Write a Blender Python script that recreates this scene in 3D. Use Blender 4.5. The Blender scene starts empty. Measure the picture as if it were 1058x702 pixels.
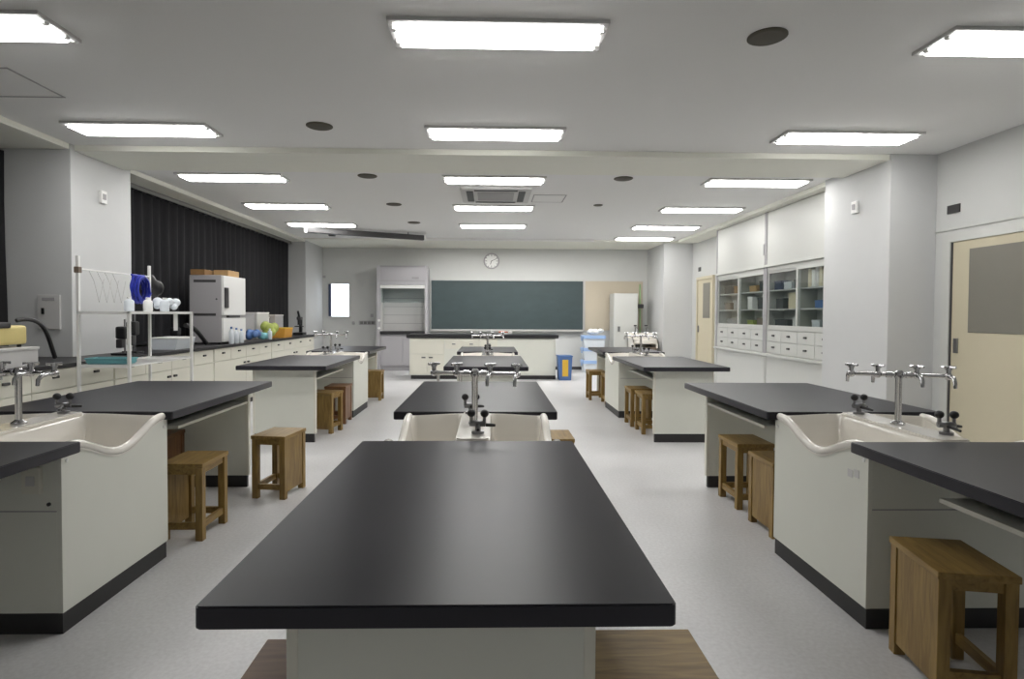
import bpy, bmesh, math, random
from math import pi, sin, cos, radians
from mathutils import Vector, Matrix
random.seed(7)
S = bpy.context.scene
C = S.collection

# ------------------------------------------------------------ materials
def lin(c):
    c = c / 255.0
    return c / 12.92 if c <= 0.04045 else ((c + 0.055) / 1.055) ** 2.4
def rgb(r, g, b): return (lin(r), lin(g), lin(b), 1)

def mat(name, col, rough=0.5, metal=0.0, noise=0.0, nscale=30.0, bump=0.0, bscale=200.0, spec=0.5, coat=0.0, stretch=None, rvar=0.0):
    m = bpy.data.materials.new(name); m.use_nodes = True
    nt = m.node_tree; b = nt.nodes['Principled BSDF']
    b.inputs['Base Color'].default_value = col
    b.inputs['Roughness'].default_value = rough
    b.inputs['Metallic'].default_value = metal
    b.inputs['Specular IOR Level'].default_value = spec
    b.inputs['Coat Weight'].default_value = coat
    tc = nt.nodes.new('ShaderNodeTexCoord')
    src = tc.outputs['Object']
    if stretch:
        mp = nt.nodes.new('ShaderNodeMapping'); mp.inputs['Scale'].default_value = stretch
        nt.links.new(src, mp.inputs['Vector']); src = mp.outputs['Vector']
    if noise > 0:
        n = nt.nodes.new('ShaderNodeTexNoise'); n.inputs['Scale'].default_value = nscale
        n.inputs['Detail'].default_value = 5
        nt.links.new(src, n.inputs['Vector'])
        r = nt.nodes.new('ShaderNodeMixRGB'); r.blend_type = 'MIX'
        r.inputs[1].default_value = tuple(max(0, v * (1 - noise)) for v in col[:3]) + (1,)
        r.inputs[2].default_value = tuple(min(1, v * (1 + noise)) for v in col[:3]) + (1,)
        nt.links.new(n.outputs['Fac'], r.inputs[0]); nt.links.new(r.outputs[0], b.inputs['Base Color'])
        if rvar > 0:
            mr = nt.nodes.new('ShaderNodeMapRange'); mr.inputs[3].default_value = rough - rvar; mr.inputs[4].default_value = rough + rvar
            nt.links.new(n.outputs['Fac'], mr.inputs[0]); nt.links.new(mr.outputs[0], b.inputs['Roughness'])
    if bump > 0:
        n2 = nt.nodes.new('ShaderNodeTexNoise'); n2.inputs['Scale'].default_value = bscale; n2.inputs['Detail'].default_value = 3
        nt.links.new(src, n2.inputs['Vector'])
        bp = nt.nodes.new('ShaderNodeBump'); bp.inputs['Strength'].default_value = bump; bp.inputs['Distance'].default_value = 0.004
        nt.links.new(n2.outputs['Fac'], bp.inputs['Height']); nt.links.new(bp.outputs['Normal'], b.inputs['Normal'])
    return m

def glow(name, col, strength):
    m = bpy.data.materials.new(name); m.use_nodes = True
    nt = m.node_tree; nt.nodes.clear()
    o = nt.nodes.new('ShaderNodeOutputMaterial'); e = nt.nodes.new('ShaderNodeEmission')
    e.inputs[0].default_value = col; e.inputs[1].default_value = strength
    nt.links.new(e.outputs[0], o.inputs[0]); return m

def pane_glass(name, tint, gloss=0.12, rough=0.03):
    m = bpy.data.materials.new(name); m.use_nodes = True
    nt = m.node_tree; nt.nodes.clear()
    o = nt.nodes.new('ShaderNodeOutputMaterial')
    t = nt.nodes.new('ShaderNodeBsdfTransparent'); t.inputs[0].default_value = tint
    g = nt.nodes.new('ShaderNodeBsdfGlossy'); g.inputs[1].default_value = rough
    x = nt.nodes.new('ShaderNodeMixShader'); x.inputs[0].default_value = gloss
    nt.links.new(t.outputs[0], x.inputs[1]); nt.links.new(g.outputs[0], x.inputs[2]); nt.links.new(x.outputs[0], o.inputs[0])
    return m

M = {}
M['wall'] = mat('wall_paint', rgb(194, 195, 193), 0.75, noise=0.02, nscale=6, bump=0.15, bscale=350)
M['ceiling'] = mat('ceiling_board', rgb(232, 232, 231), 0.9, noise=0.05, nscale=140, bump=0.5, bscale=260)
M['beam'] = mat('beam_paint', rgb(230, 230, 220), 0.6, noise=0.02, nscale=8)
M['pillar'] = mat('pillar_paint', rgb(194, 195, 195), 0.7, noise=0.02, nscale=6)
M['baseboard'] = mat('baseboard_vinyl', rgb(48, 46, 46), 0.5, noise=0.05)
def top_mat():
    m = mat('black_resin_top', rgb(40, 39, 46), 0.36, noise=0.05, nscale=50, spec=0.34)
    nt = m.node_tree; b = nt.nodes['Principled BSDF']
    c = nt.nodes.new('ShaderNodeCombineXYZ'); c.inputs[0].default_value = 1.0
    b.inputs['Anisotropic'].default_value = ANI; nt.links.new(c.outputs[0], b.inputs['Tangent'])
    b.inputs['Anisotropic Rotation'].default_value = ANR
    return m
ANI, ANR = 0.7, 0.25
M['top'] = top_mat()
M['edge'] = mat('black_edge_band', rgb(34, 33, 36), 0.4, noise=0.05)
M['panel'] = mat('ivory_laminate', rgb(214, 215, 206), 0.42, noise=0.015, nscale=8)
M['panel_edge'] = mat('ivory_edge_band', rgb(216, 214, 202), 0.42, noise=0.015, nscale=8)
M['plinth'] = mat('black_plinth', rgb(38, 37, 38), 0.5, noise=0.05)
M['ceramic'] = mat('white_ceramic', rgb(226, 222, 214), 0.15, coat=0.4, noise=0.01)
M['chrome'] = mat('chrome', rgb(190, 190, 192), 0.18, metal=1.0, noise=0.03)
M['steel'] = mat('steel', rgb(140, 140, 142), 0.35, metal=1.0, noise=0.05)
M['black'] = mat('black_plastic', rgb(28, 28, 30), 0.4, noise=0.05)
M['dgrey'] = mat('mid_grey_plastic', rgb(110, 110, 108), 0.5, noise=0.03)
M['dark'] = mat('dark_grey_plastic', rgb(58, 57, 58), 0.45, noise=0.05)
M['grey'] = mat('grey_metal', rgb(160, 158, 160), 0.5, noise=0.02)
M['lgrey'] = mat('light_grey_metal', rgb(196, 195, 194), 0.4, noise=0.02)
M['hood'] = mat('hood_grey', rgb(176, 174, 178), 0.5, noise=0.02)
M['white'] = mat('white_plastic', rgb(228, 228, 226), 0.4, noise=0.02)
M['cab'] = mat('cabinet_white', rgb(194, 195, 191), 0.32, noise=0.012, nscale=4, coat=0.1)
M['cabpanel'] = mat('matt_cabinet_white', rgb(194, 195, 191), 0.42, noise=0.012, nscale=4)
M['cabin'] = mat('cabinet_inside', rgb(170, 170, 162), 0.5, noise=0.03)
M['curtain'] = mat('black_curtain', rgb(58, 58, 61), 0.9, noise=0.15, nscale=60, stretch=(1, 1, 0.2))
M['door'] = mat('beige_door', rgb(192, 184, 160), 0.45, noise=0.015, nscale=12)
M['doorglass'] = mat('grey_frosted_glass', rgb(120, 117, 108), 0.35, noise=0.04, nscale=8)
M['pinboard'] = mat('beige_pinboard', rgb(184, 174, 156), 0.85, noise=0.05, nscale=150)
M['board'] = mat('green_chalkboard', rgb(54, 68, 70), 0.6, noise=0.18, nscale=3, stretch=(1, 1, 2.2))
M['alu'] = mat('aluminium_frame', rgb(190, 190, 188), 0.4, metal=0.6, noise=0.03)
M['blue'] = mat('blue_plastic', rgb(74, 106, 158), 0.45, noise=0.05)
M['pblue'] = mat('pale_blue_plastic', rgb(150, 180, 222), 0.4, noise=0.05)
M['coil'] = mat('blue_hose', rgb(40, 52, 160), 0.35, noise=0.05)
M['yellow'] = mat('yellow_plastic', rgb(216, 176, 60), 0.45, noise=0.05)
M['orange'] = mat('orange_plastic', rgb(206, 150, 60), 0.5, noise=0.1)
M['green'] = mat('green_plastic', rgb(158, 170, 84), 0.5, noise=0.2, nscale=25)
M['lgreen'] = mat('pale_green_pole', rgb(150, 186, 130), 0.5, noise=0.05)
M['teal'] = mat('teal_tray', rgb(104, 164, 172), 0.4, noise=0.05)
M['card'] = mat('cardboard', rgb(172, 140, 96), 0.8, noise=0.1, nscale=20)
M['card2'] = mat('brown_cardboard', rgb(128, 96, 58), 0.8, noise=0.15, nscale=20)
M['beige'] = mat('beige_case', rgb(206, 190, 128), 0.5, noise=0.04)
M['clear'] = mat('cloudy_plastic', rgb(206, 212, 218), 0.3, noise=0.05)
M['red'] = mat('red_felt', rgb(188, 92, 60), 0.8, noise=0.1)
M['brown'] = mat('brown_vinyl', rgb(120, 106, 92), 0.6, noise=0.1)
M['navy'] = mat('navy_cover', rgb(48, 58, 88), 0.5, noise=0.1)
M['cream'] = mat('cream_paper', rgb(206, 196, 170), 0.7, noise=0.1, nscale=40)
M['brownvent'] = mat('olive_grille', rgb(70, 65, 52), 0.6, noise=0.1, nscale=90)
M['lamp'] = glow('lamp_diffuser', (1.0, 0.985, 0.96, 1), 11.0)
M['wash'] = glow('wash_lamp', (1.0, 0.985, 0.96, 1), 40.0)
M['daylight'] = glow('daylit_pane', (0.86, 0.93, 1.0, 1), 1.6)
M['cglass'] = pane_glass('cabinet_glass', (0.88, 0.9, 0.89, 1), 0.10, 0.04)
M['hglass'] = pane_glass('sash_glass', (0.86, 0.9, 0.9, 1), 0.08, 0.05)

def floor_mat():
    m = mat('speckled_vinyl', rgb(176, 174, 173), 0.36, spec=0.4)
    nt = m.node_tree; b = nt.nodes['Principled BSDF']
    tc = nt.nodes.new('ShaderNodeTexCoord')
    n1 = nt.nodes.new('ShaderNodeTexNoise'); n1.inputs['Scale'].default_value = 55; n1.inputs['Detail'].default_value = 6
    n2 = nt.nodes.new('ShaderNodeTexNoise'); n2.inputs['Scale'].default_value = 1.6; n2.inputs['Detail'].default_value = 4
    nt.links.new(tc.outputs['Object'], n1.inputs['Vector']); nt.links.new(tc.outputs['Object'], n2.inputs['Vector'])
    r1 = nt.nodes.new('ShaderNodeValToRGB')
    r1.color_ramp.elements[0].position = 0.3; r1.color_ramp.elements[0].color = rgb(208, 207, 208)
    r1.color_ramp.elements[1].position = 0.7; r1.color_ramp.elements[1].color = rgb(222, 222, 223)
    nt.links.new(n1.outputs['Fac'], r1.inputs[0])
    mx = nt.nodes.new('ShaderNodeMixRGB'); mx.blend_type = 'MULTIPLY'; mx.inputs[0].default_value = 0.25
    nt.links.new(r1.outputs[0], mx.inputs[1]); nt.links.new(n2.outputs['Fac'], mx.inputs[2])
    nt.links.new(mx.outputs[0], b.inputs['Base Color'])
    mr = nt.nodes.new('ShaderNodeMapRange'); mr.inputs[3].default_value = 0.3; mr.inputs[4].default_value = 0.46
    nt.links.new(n2.outputs['Fac'], mr.inputs[0]); nt.links.new(mr.outputs[0], b.inputs['Roughness'])
    return m
M['floor'] = floor_mat()

def wood_mat(name, c1, c2, axis='X', scale=9):
    m = bpy.data.materials.new(name); m.use_nodes = True
    nt = m.node_tree; b = nt.nodes['Principled BSDF']; b.inputs['Roughness'].default_value = 0.45
    tc = nt.nodes.new('ShaderNodeTexCoord'); mp = nt.nodes.new('ShaderNodeMapping')
    s = {'X': (0.12, 1, 1), 'Y': (1, 0.12, 1), 'Z': (1, 1, 0.12)}[axis]
    mp.inputs['Scale'].default_value = s
    n = nt.nodes.new('ShaderNodeTexNoise'); n.inputs['Scale'].default_value = scale * 5; n.inputs['Detail'].default_value = 6; n.inputs['Distortion'].default_value = 0.6
    r = nt.nodes.new('ShaderNodeValToRGB')
    r.color_ramp.elements[0].position = 0.3; r.color_ramp.elements[0].color = c1
    r.color_ramp.elements[1].position = 0.72; r.color_ramp.elements[1].color = c2
    nt.links.new(tc.outputs['Object'], mp.inputs['Vector']); nt.links.new(mp.outputs['Vector'], n.inputs['Vector'])
    nt.links.new(n.outputs['Fac'], r.inputs[0]); nt.links.new(r.outputs[0], b.inputs['Base Color'])
    return m
WC = (rgb(116, 90, 44), rgb(154, 126, 70))
WR = (rgb(104, 70, 44), rgb(128, 92, 60))
M['wood_y'] = wood_mat('oak_seat', *WC, 'Y'); M['wood_z'] = wood_mat('oak_upright', *WC, 'Z')
M['red_y'] = wood_mat('dark_oak_seat', *WR, 'Y'); M['red_z'] = wood_mat('dark_oak_upright', *WR, 'Z')

# ------------------------------------------------------------ mesh helpers
class MB:
    def __init__(s): s.bm = bmesh.new()
    def box(s, x0, x1, y0, y1, z0, z1, bev=0.0, seg=2, rot=None, piv=None):
        t = bmesh.new()
        bmesh.ops.create_cube(t, size=1)
        for v in t.verts:
            v.co = Vector(((x0 + x1) / 2 + v.co.x * (x1 - x0), (y0 + y1) / 2 + v.co.y * (y1 - y0), (z0 + z1) / 2 + v.co.z * (z1 - z0)))
        if bev > 0:
            bmesh.ops.bevel(t, geom=list(t.edges), offset=bev, segments=seg, affect='EDGES', profile=0.6)
        if rot is not None:
            bmesh.ops.rotate(t, verts=t.verts, cent=piv or Vector(((x0 + x1) / 2, (y0 + y1) / 2, (z0 + z1) / 2)), matrix=rot)
        s._add(t); return s
    def _add(s, t):
        me = bpy.data.meshes.new('tmp'); t.to_mesh(me); t.free(); s.bm.from_mesh(me); bpy.data.meshes.remove(me)
    def slab(s, x0, x1, y0, y1, z0, z1, r, bev=0.004, n=6):
        """slab with rounded vertical corners and eased edges"""
        t = bmesh.new(); vs = []
        for cx, cy, a0 in ((x1 - r, y1 - r, 0), (x0 + r, y1 - r, 90), (x0 + r, y0 + r, 180), (x1 - r, y0 + r, 270)):
            for i in range(n + 1):
                a = radians(a0 + 90 * i / n); vs.append(t.verts.new((cx + r * cos(a), cy + r * sin(a), z0)))
        f = t.faces.new(vs)
        e = bmesh.ops.extrude_face_region(t, geom=[f])
        for v in e['geom']:
            if isinstance(v, bmesh.types.BMVert): v.co.z = z1
        bmesh.ops.recalc_face_normals(t, faces=t.faces)
        if bev > 0:
            ed = [q for q in t.edges if abs(q.verts[0].co.z - q.verts[1].co.z) < 1e-6]
            bmesh.ops.bevel(t, geom=ed, offset=bev, segments=2, affect='EDGES')
        s._add(t); return s
    def cyl(s, p0, p1, r, r2=None, n=16, caps=True):
        p0, p1 = Vector(p0), Vector(p1); d = p1 - p0
        t = bmesh.new()
        bmesh.ops.create_cone(t, cap_ends=caps, segments=n, radius1=r, radius2=r if r2 is None else r2, depth=d.length)
        q = d.to_track_quat('Z', 'Y').to_matrix()
        bmesh.ops.rotate(t, verts=t.verts, cent=(0, 0, 0), matrix=q)
        bmesh.ops.translate(t, verts=t.verts, vec=(p0 + p1) / 2)
        s._add(t); return s
    def ball(s, c, r, sz=(1, 1, 1), n=14):
        t = bmesh.new(); bmesh.ops.create_uvsphere(t, u_segments=n, v_segments=max(6, n // 2 + 2), radius=r)
        for v in t.verts: v.co = Vector((c[0] + v.co.x * sz[0], c[1] + v.co.y * sz[1], c[2] + v.co.z * sz[2]))
        s._add(t); return s
    def tube(s, pts, r, n=10, closed=False):
        pts = [Vector(p) for p in pts]; t = bmesh.new(); rings = []
        N = len(pts); up = None
        for i, p in enumerate(pts):
            a = pts[(i - 1) % N] if (closed or i > 0) else p
            b = pts[(i + 1) % N] if (closed or i < N - 1) else p
            d = (b - a).normalized()
            if up is None:
                up = Vector((0, 0, 1)) if abs(d.z) < 0.9 else Vector((1, 0, 0))
            u = (up - d * up.dot(d)).normalized(); up = u
            w = d.cross(u)
            rr = r[i] if isinstance(r, (list, tuple)) else r
            rings.append([t.verts.new(p + (u * cos(2 * pi * k / n) + w * sin(2 * pi * k / n)) * rr) for k in range(n)])
        for i in range(N if closed else N - 1):
            A, B = rings[i], rings[(i + 1) % N]
            for k in range(n):
                t.faces.new((A[k], A[(k + 1) % n], B[(k + 1) % n], B[k]))
        if not closed:
            t.faces.new(rings[0]); t.faces.new(rings[-1][::-1])
        bmesh.ops.recalc_face_normals(t, faces=t.faces)
        s._add(t); return s
    def lathe(s, prof, c=(0, 0, 0), n=24):
        t = bmesh.new(); rings = []
        for r, z in prof:
            rings.append([t.verts.new((c[0] + max(r, 1e-4) * cos(2 * pi * k / n), c[1] + max(r, 1e-4) * sin(2 * pi * k / n), c[2] + z)) for k in range(n)])
        for A, B in zip(rings, rings[1:]):
            for k in range(n): t.faces.new((A[k], A[(k + 1) % n], B[(k + 1) % n], B[k]))
        t.faces.new(rings[0]); t.faces.new(rings[-1])
        bmesh.ops.recalc_face_normals(t, faces=t.faces)
        s._add(t); return s
    def prism(s, poly, axis, a0, a1):
        """poly: (u,v) pairs; axis 'x' => (y,z), 'y' => (x,z), 'z' => (x,y)"""
        t = bmesh.new()
        def P(u, v, a): return {'x': (a, u, v), 'y': (u, a, v), 'z': (u, v, a)}[axis]
        A = [t.verts.new(P(u, v, a0)) for u, v in poly]; B = [t.verts.new(P(u, v, a1)) for u, v in poly]
        t.faces.new(A); t.faces.new(B[::-1]); n = len(poly)
        for i in range(n): t.faces.new((A[i], B[i], B[(i + 1) % n], A[(i + 1) % n]))
        bmesh.ops.recalc_face_normals(t, faces=t.faces)
        s._add(t); return s
    def build(s, name, m, parent=None, smooth=False, label=None, kind=None):
        me = bpy.data.meshes.new(name); s.bm.to_mesh(me); s.bm.free()
        me.materials.append(M[m] if isinstance(m, str) else m)
        if smooth:
            for p in me.polygons: p.use_smooth = True
            me.set_sharp_from_angle(angle=radians(40))
        o = bpy.data.objects.new(name, me); C.objects.link(o)
        if parent is not None: o.parent = parent
        if label: o['label'] = label
        if kind: o['kind'] = kind
        return o

def tag(o, label, cat, group=None):
    o['label'] = label; o['category'] = cat
    if group: o['group'] = group
    return o
def thing(name, label, cat, loc=(0, 0, 0), rz=0, group=None):
    o = bpy.data.objects.new(name, None); C.objects.link(o)
    o.empty_display_size = 0.1; o.location = loc; o.rotation_euler = (0, 0, rz)
    return tag(o, label, cat, group)
def struct(o): o['kind'] = 'structure'; return o
def copy_tree(o, parent=None):
    c = o.copy(); C.objects.link(c)
    if parent is not None: c.parent = parent
    for ch in list(o.children): copy_tree(ch, c)
    return c
def at(o, loc, rz=0): o.location = loc; o.rotation_euler = (0, 0, rz); return o

# ------------------------------------------------------------ room shell
XL, XR, YB, YF, ZC, ZB = -4.78, 4.44, 14.05, -.8, 2.95, 2.895
struct(MB().box(XL - .1, XR + .1, YF - .1, YB + .1, -.1, 0).build('floor', 'floor'))
struct(MB().box(XL - .1, XR + .1, YF - .1, YB + .1, ZC, ZC + .1).build('ceiling', 'ceiling'))
struct(MB().box(XL - .1, XL, YF, YB, 0, ZC).build('wall_left', 'wall'))
struct(MB().box(XR, XR + .1, YF, YB, 0, ZC).build('wall_right', 'wall'))
struct(MB().box(XL - .1, XR + .1, YF - .1, YF, 0, ZC).build('wall_front', 'ceiling'))  # unseen wall behind the camera, set close and pale to bounce light forward
# back wall with a real opening for the window
WX0, WX1, WZ0, WZ1 = -3.93, -3.37, 1.235, 2.075
bw = MB()
bw.box(XL - .1, WX0, YB, YB + .12, 0, ZC); bw.box(WX1, XR + .1, YB, YB + .12, 0, ZC)
bw.box(WX0, WX1, YB, YB + .12, 0, WZ0); bw.box(WX0, WX1, YB, YB + .12, WZ1, ZC)
struct(bw.build('wall_back', 'wall'))
w = struct(MB().box(WX0, WX0 + .03, YB - .012, YB + .1, WZ0, WZ1).box(WX1 - .03, WX1, YB - .012, YB + .1, WZ0, WZ1)
           .box(WX0 + .03, WX1 - .03, YB - .012, YB + .1, WZ1 - .03, WZ1).box(WX0 + .03, WX1 - .03, YB - .02, YB + .1, WZ0, WZ0 + .03).build('window_1', 'alu'))
MB().box(WX0 + .03, WX1 - .03, YB + .07, YB + .08, WZ0 + .03, WZ1 - .03).build('window_pane', 'daylight', w)
MB().box(WX0 + .03, WX0 + .09, YB + .01, YB + .06, WZ0 + .03, WZ1 - .03, .005).build('window_blind', 'navy', w)
# pillars, beams
struct(MB().box(XL, -4.03, 5.69, 6.62, 0, ZC, .006).build('wall_left_pillar', 'pillar'))
struct(MB().box(XL, -4.03, 12.75, YB, 0, ZC, .006).build('wall_left_rear_pillar', 'pillar'))
struct(MB().box(3.97, XR, 5.72, 6.86, 0, ZC, .006).build('wall_right_pillar', 'pillar'))
struct(MB().box(3.80, XR, 12.72, YB, 0, ZC, .006).build('wall_right_rear_pillar', 'pillar'))
struct(MB().box(-4.03, 3.97, 5.74, 6.50, ZB, ZC, .004).build('trim_1', 'beam'))
struct(MB().box(-4.03, XR, 12.55, YB, 2.92, ZC, .002).build('trim_2', 'beam'))
struct(MB().box(XL, -4.04, YF, 5.69, ZB, ZC, .004).box(XL, -4.04, 6.62, 12.75, ZB, ZC, .004).build('trim_3', 'beam'))
struct(MB().box(4.02, XR, 6.86, 12.42, ZB, ZC, .004).build('trim_4', 'beam'))
# curtain slot dark rail on the left soffit
struct(MB().box(-4.345, -4.325, 6.63, 12.74, ZB - .055, ZB, .003).build('trim_5', 'dgrey'))
struct(MB().box(2.23, 3.80, YB - .012, YB, 0, .075).box(1.0, 2.23, YB - .012, YB, 0, .075).build('baseboard_back', 'baseboard'))
struct(MB().box(XR - .012, XR, 5.5, 5.72, 0, .075).box(3.958, 3.97, 5.72, 6.86, 0, .075).build('baseboard_right', 'baseboard'))

# near right door (partly in view)
d = struct(MB().box(XR - .03, XR, 5.5, 5.6, 0, 2.13).box(XR - .03, XR, 3.6, 3.7, 0, 2.13).box(XR - .03, XR, 3.7, 5.5, 2.05, 2.13).build('door_1', 'cab'))
MB().box(XR - .018, XR - .002, 4.6, 5.475, 0.01, 2.05, .003).build('door_leaf', 'door', d)
MB().box(XR - .024, XR - .003, 4.66, 5.28, 1.19, 1.965, .003).build('door_pane', 'doorglass', d)
MB().box(XR - .018, XR - .002, 3.72, 4.58, 0.01, 2.05, .003).build('door_leaf', 'door', d)
MB().box(XR - .024, XR - .003, 3.9, 4.5, 1.19, 1.965, .003).build('door_pane', 'doorglass', d)
MB().box(XR - .03, XR - .01, 5.39, 5.44, .99, 1.13, .004).build('door_handle', 'steel', d)
MB().box(XR - .02, XR, 5.476, 5.499, 0.01, 2.045).build('door_seal', 'dark', d)
struct(MB().box(XR - .012, XR, YF, 5.72, 2.17, 2.19).build('trim_6', 'cab'))
# far right door
d = struct(MB().box(XR - .05, XR, 12.28, 12.34, 0, 2.14).box(XR - .05, XR, 11.42, 11.47, 0, 2.14).box(XR - .05, XR, 11.47, 12.28, 2.08, 2.14).build('door_2', 'door'))
MB().box(XR - .03, XR - .004, 11.47, 12.28, .01, 2.08, .003).build('door_leaf', 'door', d)
MB().box(XR - .036, XR - .006, 11.6, 11.98, 1.28, 2.0, .003).build('door_pane', 'doorglass', d)
MB().box(XR - .05, XR - .02, 12.2, 12.25, .98, 1.12, .004).build('door_handle', 'steel', d)
tag(MB().box(XR - .012, XR, 12.2, 12.34, 2.27, 2.36, .003).build('wall_sign', 'dark'), 'small dark plate on the wall above the far right door', 'plate')
tag(MB().box(XR - .014, XR, 5.42, 5.57, 2.33, 2.41, .003).build('wall_sign', 'dark'), 'small dark plate on the right wall above the near beige door', 'plate')

# ------------------------------------------------------------ ceiling things
def make_light(loc, label):
    t = thing('ceiling_light', label, 'ceiling light', loc, 0, 'fluorescent ceiling lights')
    f = MB()
    f.box(-.61, .61, -.17, -.14, -.022, 0, .003).box(-.61, .61, .14, .17, -.022, 0, .003)
    f.box(-.61, -.58, -.14, .14, -.022, 0, .003).box(.58, .61, -.14, .14, -.022, 0, .003)
    f.build('housing', 'lgrey', t)
    MB().box(-.57, .57, -.125, .125, -.04, -.004, .012).build('diffuser', 'lamp', t)
    for sx in (-1, 1):
        for sy in (-.08, .08):
            MB().box(sx * .575 - .018, sx * .575 + .018, sy - .018, sy + .018, -.036, -.014, .004).build('lamp_holder', 'white', t)
    return t
ROWS = [3.37, 5.19, 6.965, 8.77, 10.57]
ORD = ['nearest', 'second', 'third', 'fourth', 'fifth']
for cx, col in ((.035, 'middle'), (-3.04, 'left'), (3.18, 'right')):
    for y, w_ in zip(ROWS, ORD):
        make_light((cx, y, ZC), 'long white fluorescent ceiling light, %s from the front in the %s column' % (w_, col))
make_light((3.2, 12.12, ZC), 'long white fluorescent ceiling light, farthest of the right column beside the rear beam')
t = thing('air_conditioner', 'square ceiling air conditioner cassette with grey grille between the middle lights', 'air conditioner', (.06, 7.86, ZC))
MB().slab(-.46, .46, -.46, .46, -.03, 0, .04).build('panel', 'lgrey', t)
MB().box(-.24, .24, -.26, .26, -.036, -.028, .003).build('intake_grille', 'grey', t)
for sx in (-1, 1):
    MB().box(sx * .34 - .045, sx * .34 + .045, -.33, .33, -.037, -.028, .004).build('air_slot', 'black', t)
for sy in (-1, 1):
    MB().box(-.28, .28, sy * .38 - .035, sy * .38 + .035, -.037, -.028, .004).build('air_slot', 'dark', t)
def hatch(x0, x1, y0, y1, label):
    t = thing('access_hatch', label, 'hatch', ((x0 + x1) / 2, (y0 + y1) / 2, ZC))
    a, b = (x1 - x0) / 2, (y1 - y0) / 2
    MB().box(-a + .02, a - .02, -b + .02, b - .02, -.004, 0).build('hatch_cover', 'ceiling', t)
    MB().box(-a, a, -b, -b + .014, -.005, 0).box(-a, a, b - .014, b, -.005, 0).box(-a, -a + .014, -b, b, -.005, 0).box(a - .014, a, -b, b, -.005, 0).build('hatch_frame', 'grey', t)
hatch(.57, 1.02, 7.85, 8.35, 'square access hatch in the ceiling right of the air conditioner')
hatch(-3.75, -3.2, 3.95, 4.48, 'square access hatch in the ceiling at the upper left')
def disc(x, y, r, label):
    t = thing('ceiling_vent', label, 'ceiling vent', (x, y, ZC), 0, 'dark round ceiling vents')
    MB().lathe([(r + .012, 0), (r + .012, -.006), (r, -.012), (r - .008, -.012)], n=32).build('rim', 'brownvent', t, True)
    MB().lathe([(r - .008, -.004), (r - .008, -.011), (r * .5, -.014), (0, -.014)], n=32).build('disc', 'brownvent', t, True)
disc(1.59, 3.36, .098, 'large dark round ceiling vent nearest the camera, right of the nearest middle light')
disc(-1.48, 5.07, .1, 'dark round ceiling vent before the ceiling beam, between left and middle lights')
disc(-1.45, 6.87, .1, 'dark round ceiling vent just beyond the beam, left of the middle lights')
disc(-1.43, 8.62, .1, 'dark round ceiling vent third of four in the left line')
disc(-1.36, 10.32, .1, 'dark round ceiling vent farthest of the left line, towards the chalkboard')
disc(1.56, 6.87, .1, 'dark round ceiling vent just beyond the beam, right of the middle lights')
disc(1.57, 8.54, .055, 'small round ceiling detector near the right lights')

# projection screen case hung across the far left corner
t = thing('projection_screen', 'long dark grey projection screen case hung slantwise in the far left ceiling corner', 'projection screen', (-2.36, 11.22, ZC - .09), math.atan2(1.0, 2.05))
MB().box(-1.13, 1.13, -.05, .05, -.05, .05, .015).build('case', 'dark', t)
for sx in (-1, 1):
    MB().box(sx * 1.14 - .02, sx * 1.14 + .02, -.055, .055, -.055, .055, .006).build('end_cap', 'white', t)
    MB().cyl((sx * .8, 0, .05), (sx * .8, 0, .09), .012).build('hanger', 'steel', t)
t = thing('chalkboard_lamp', 'long pale ceiling lamp shield before the rear beam, washing the chalkboard wall with light', 'lamp', (.375, 12.48, ZC))
MB().box(-1.825, 1.825, -.07, -.058, -.05, 0, .003).box(-1.825, 1.825, -.07, .06, -.006, 0).box(-1.825, -1.81, -.07, .06, -.045, 0).box(1.81, 1.825, -.07, .06, -.045, 0).build('shield', 'white', t)
MB().box(-1.79, 1.79, -.045, .05, -.0245, -.008).build('diffuser', 'wash', t)
tag(MB().box(-3.3, -3.18, 11.9, 12.0, ZC - .04, ZC, .01).build('ceiling_sensor', 'dark'), 'tiny dark sensor on the ceiling beside the projection screen case', 'sensor')

# ------------------------------------------------------------ wall bits
def wallbox(name, x, y, z, nx, label, cat, m='lgrey', w=.09, h=.13, dpt=.03):
    t = thing(name, label, cat, (x, y, z), {1: pi / 2, -1: -pi / 2, 0: 0}[nx])
    MB().box(-w / 2, w / 2, -dpt, 0, -h / 2, h / 2, .006).build('case', m, t)
    MB().box(-w / 4, w / 4, -dpt - .008, -dpt + .002, -h / 5, h / 4, .003).build('cover', 'grey', t)
    return t
wallbox('wall_sensor', -4.03, 6.13, 2.525, 1, 'small white sensor box high on the left pillar', 'sensor', 'white')
wallbox('wall_sensor', 3.97, 6.26, 2.52, -1, 'small white sensor box high on the right pillar', 'sensor', 'white')
t = thing('switch_box', 'grey metal panel box on the left pillar facing the camera', 'panel box', (-4.24, 5.69, 1.335))
MB().box(-.105, .105, -.02, 0, -.165, .165, .004).build('cover', 'lgrey', t)
MB().box(-.06, .06, -.024, -.018, .11, .14, .002).build('nameplate', 'grey', t)
MB().box(-.065, -.04, -.03, -.018, -.02, .04, .003).build('latch', 'black', t)
t = thing('switch_plate', 'row of grey wall switches between the window and the fume hood', 'switch', (-2.97, YB, 1.115))
MB().box(-.2, .2, -.012, 0, -.05, .05, .003).build('plate', 'grey', t)
for k in range(4): MB().box(-.17 + k * .09, -.1 + k * .09, -.018, -.01, -.032, .032, .003).build('rocker', 'dgrey', t)
wallbox('wall_switch', -3.3, YB, 1.11, 0, 'single small grey switch just below the window', 'switch', 'grey', .07, .08, .012)
wallbox('wall_switch', -2.86, YB, 1.29, 0, 'single small grey switch above the row of switches', 'switch', 'grey', .07, .08, .012)
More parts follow.
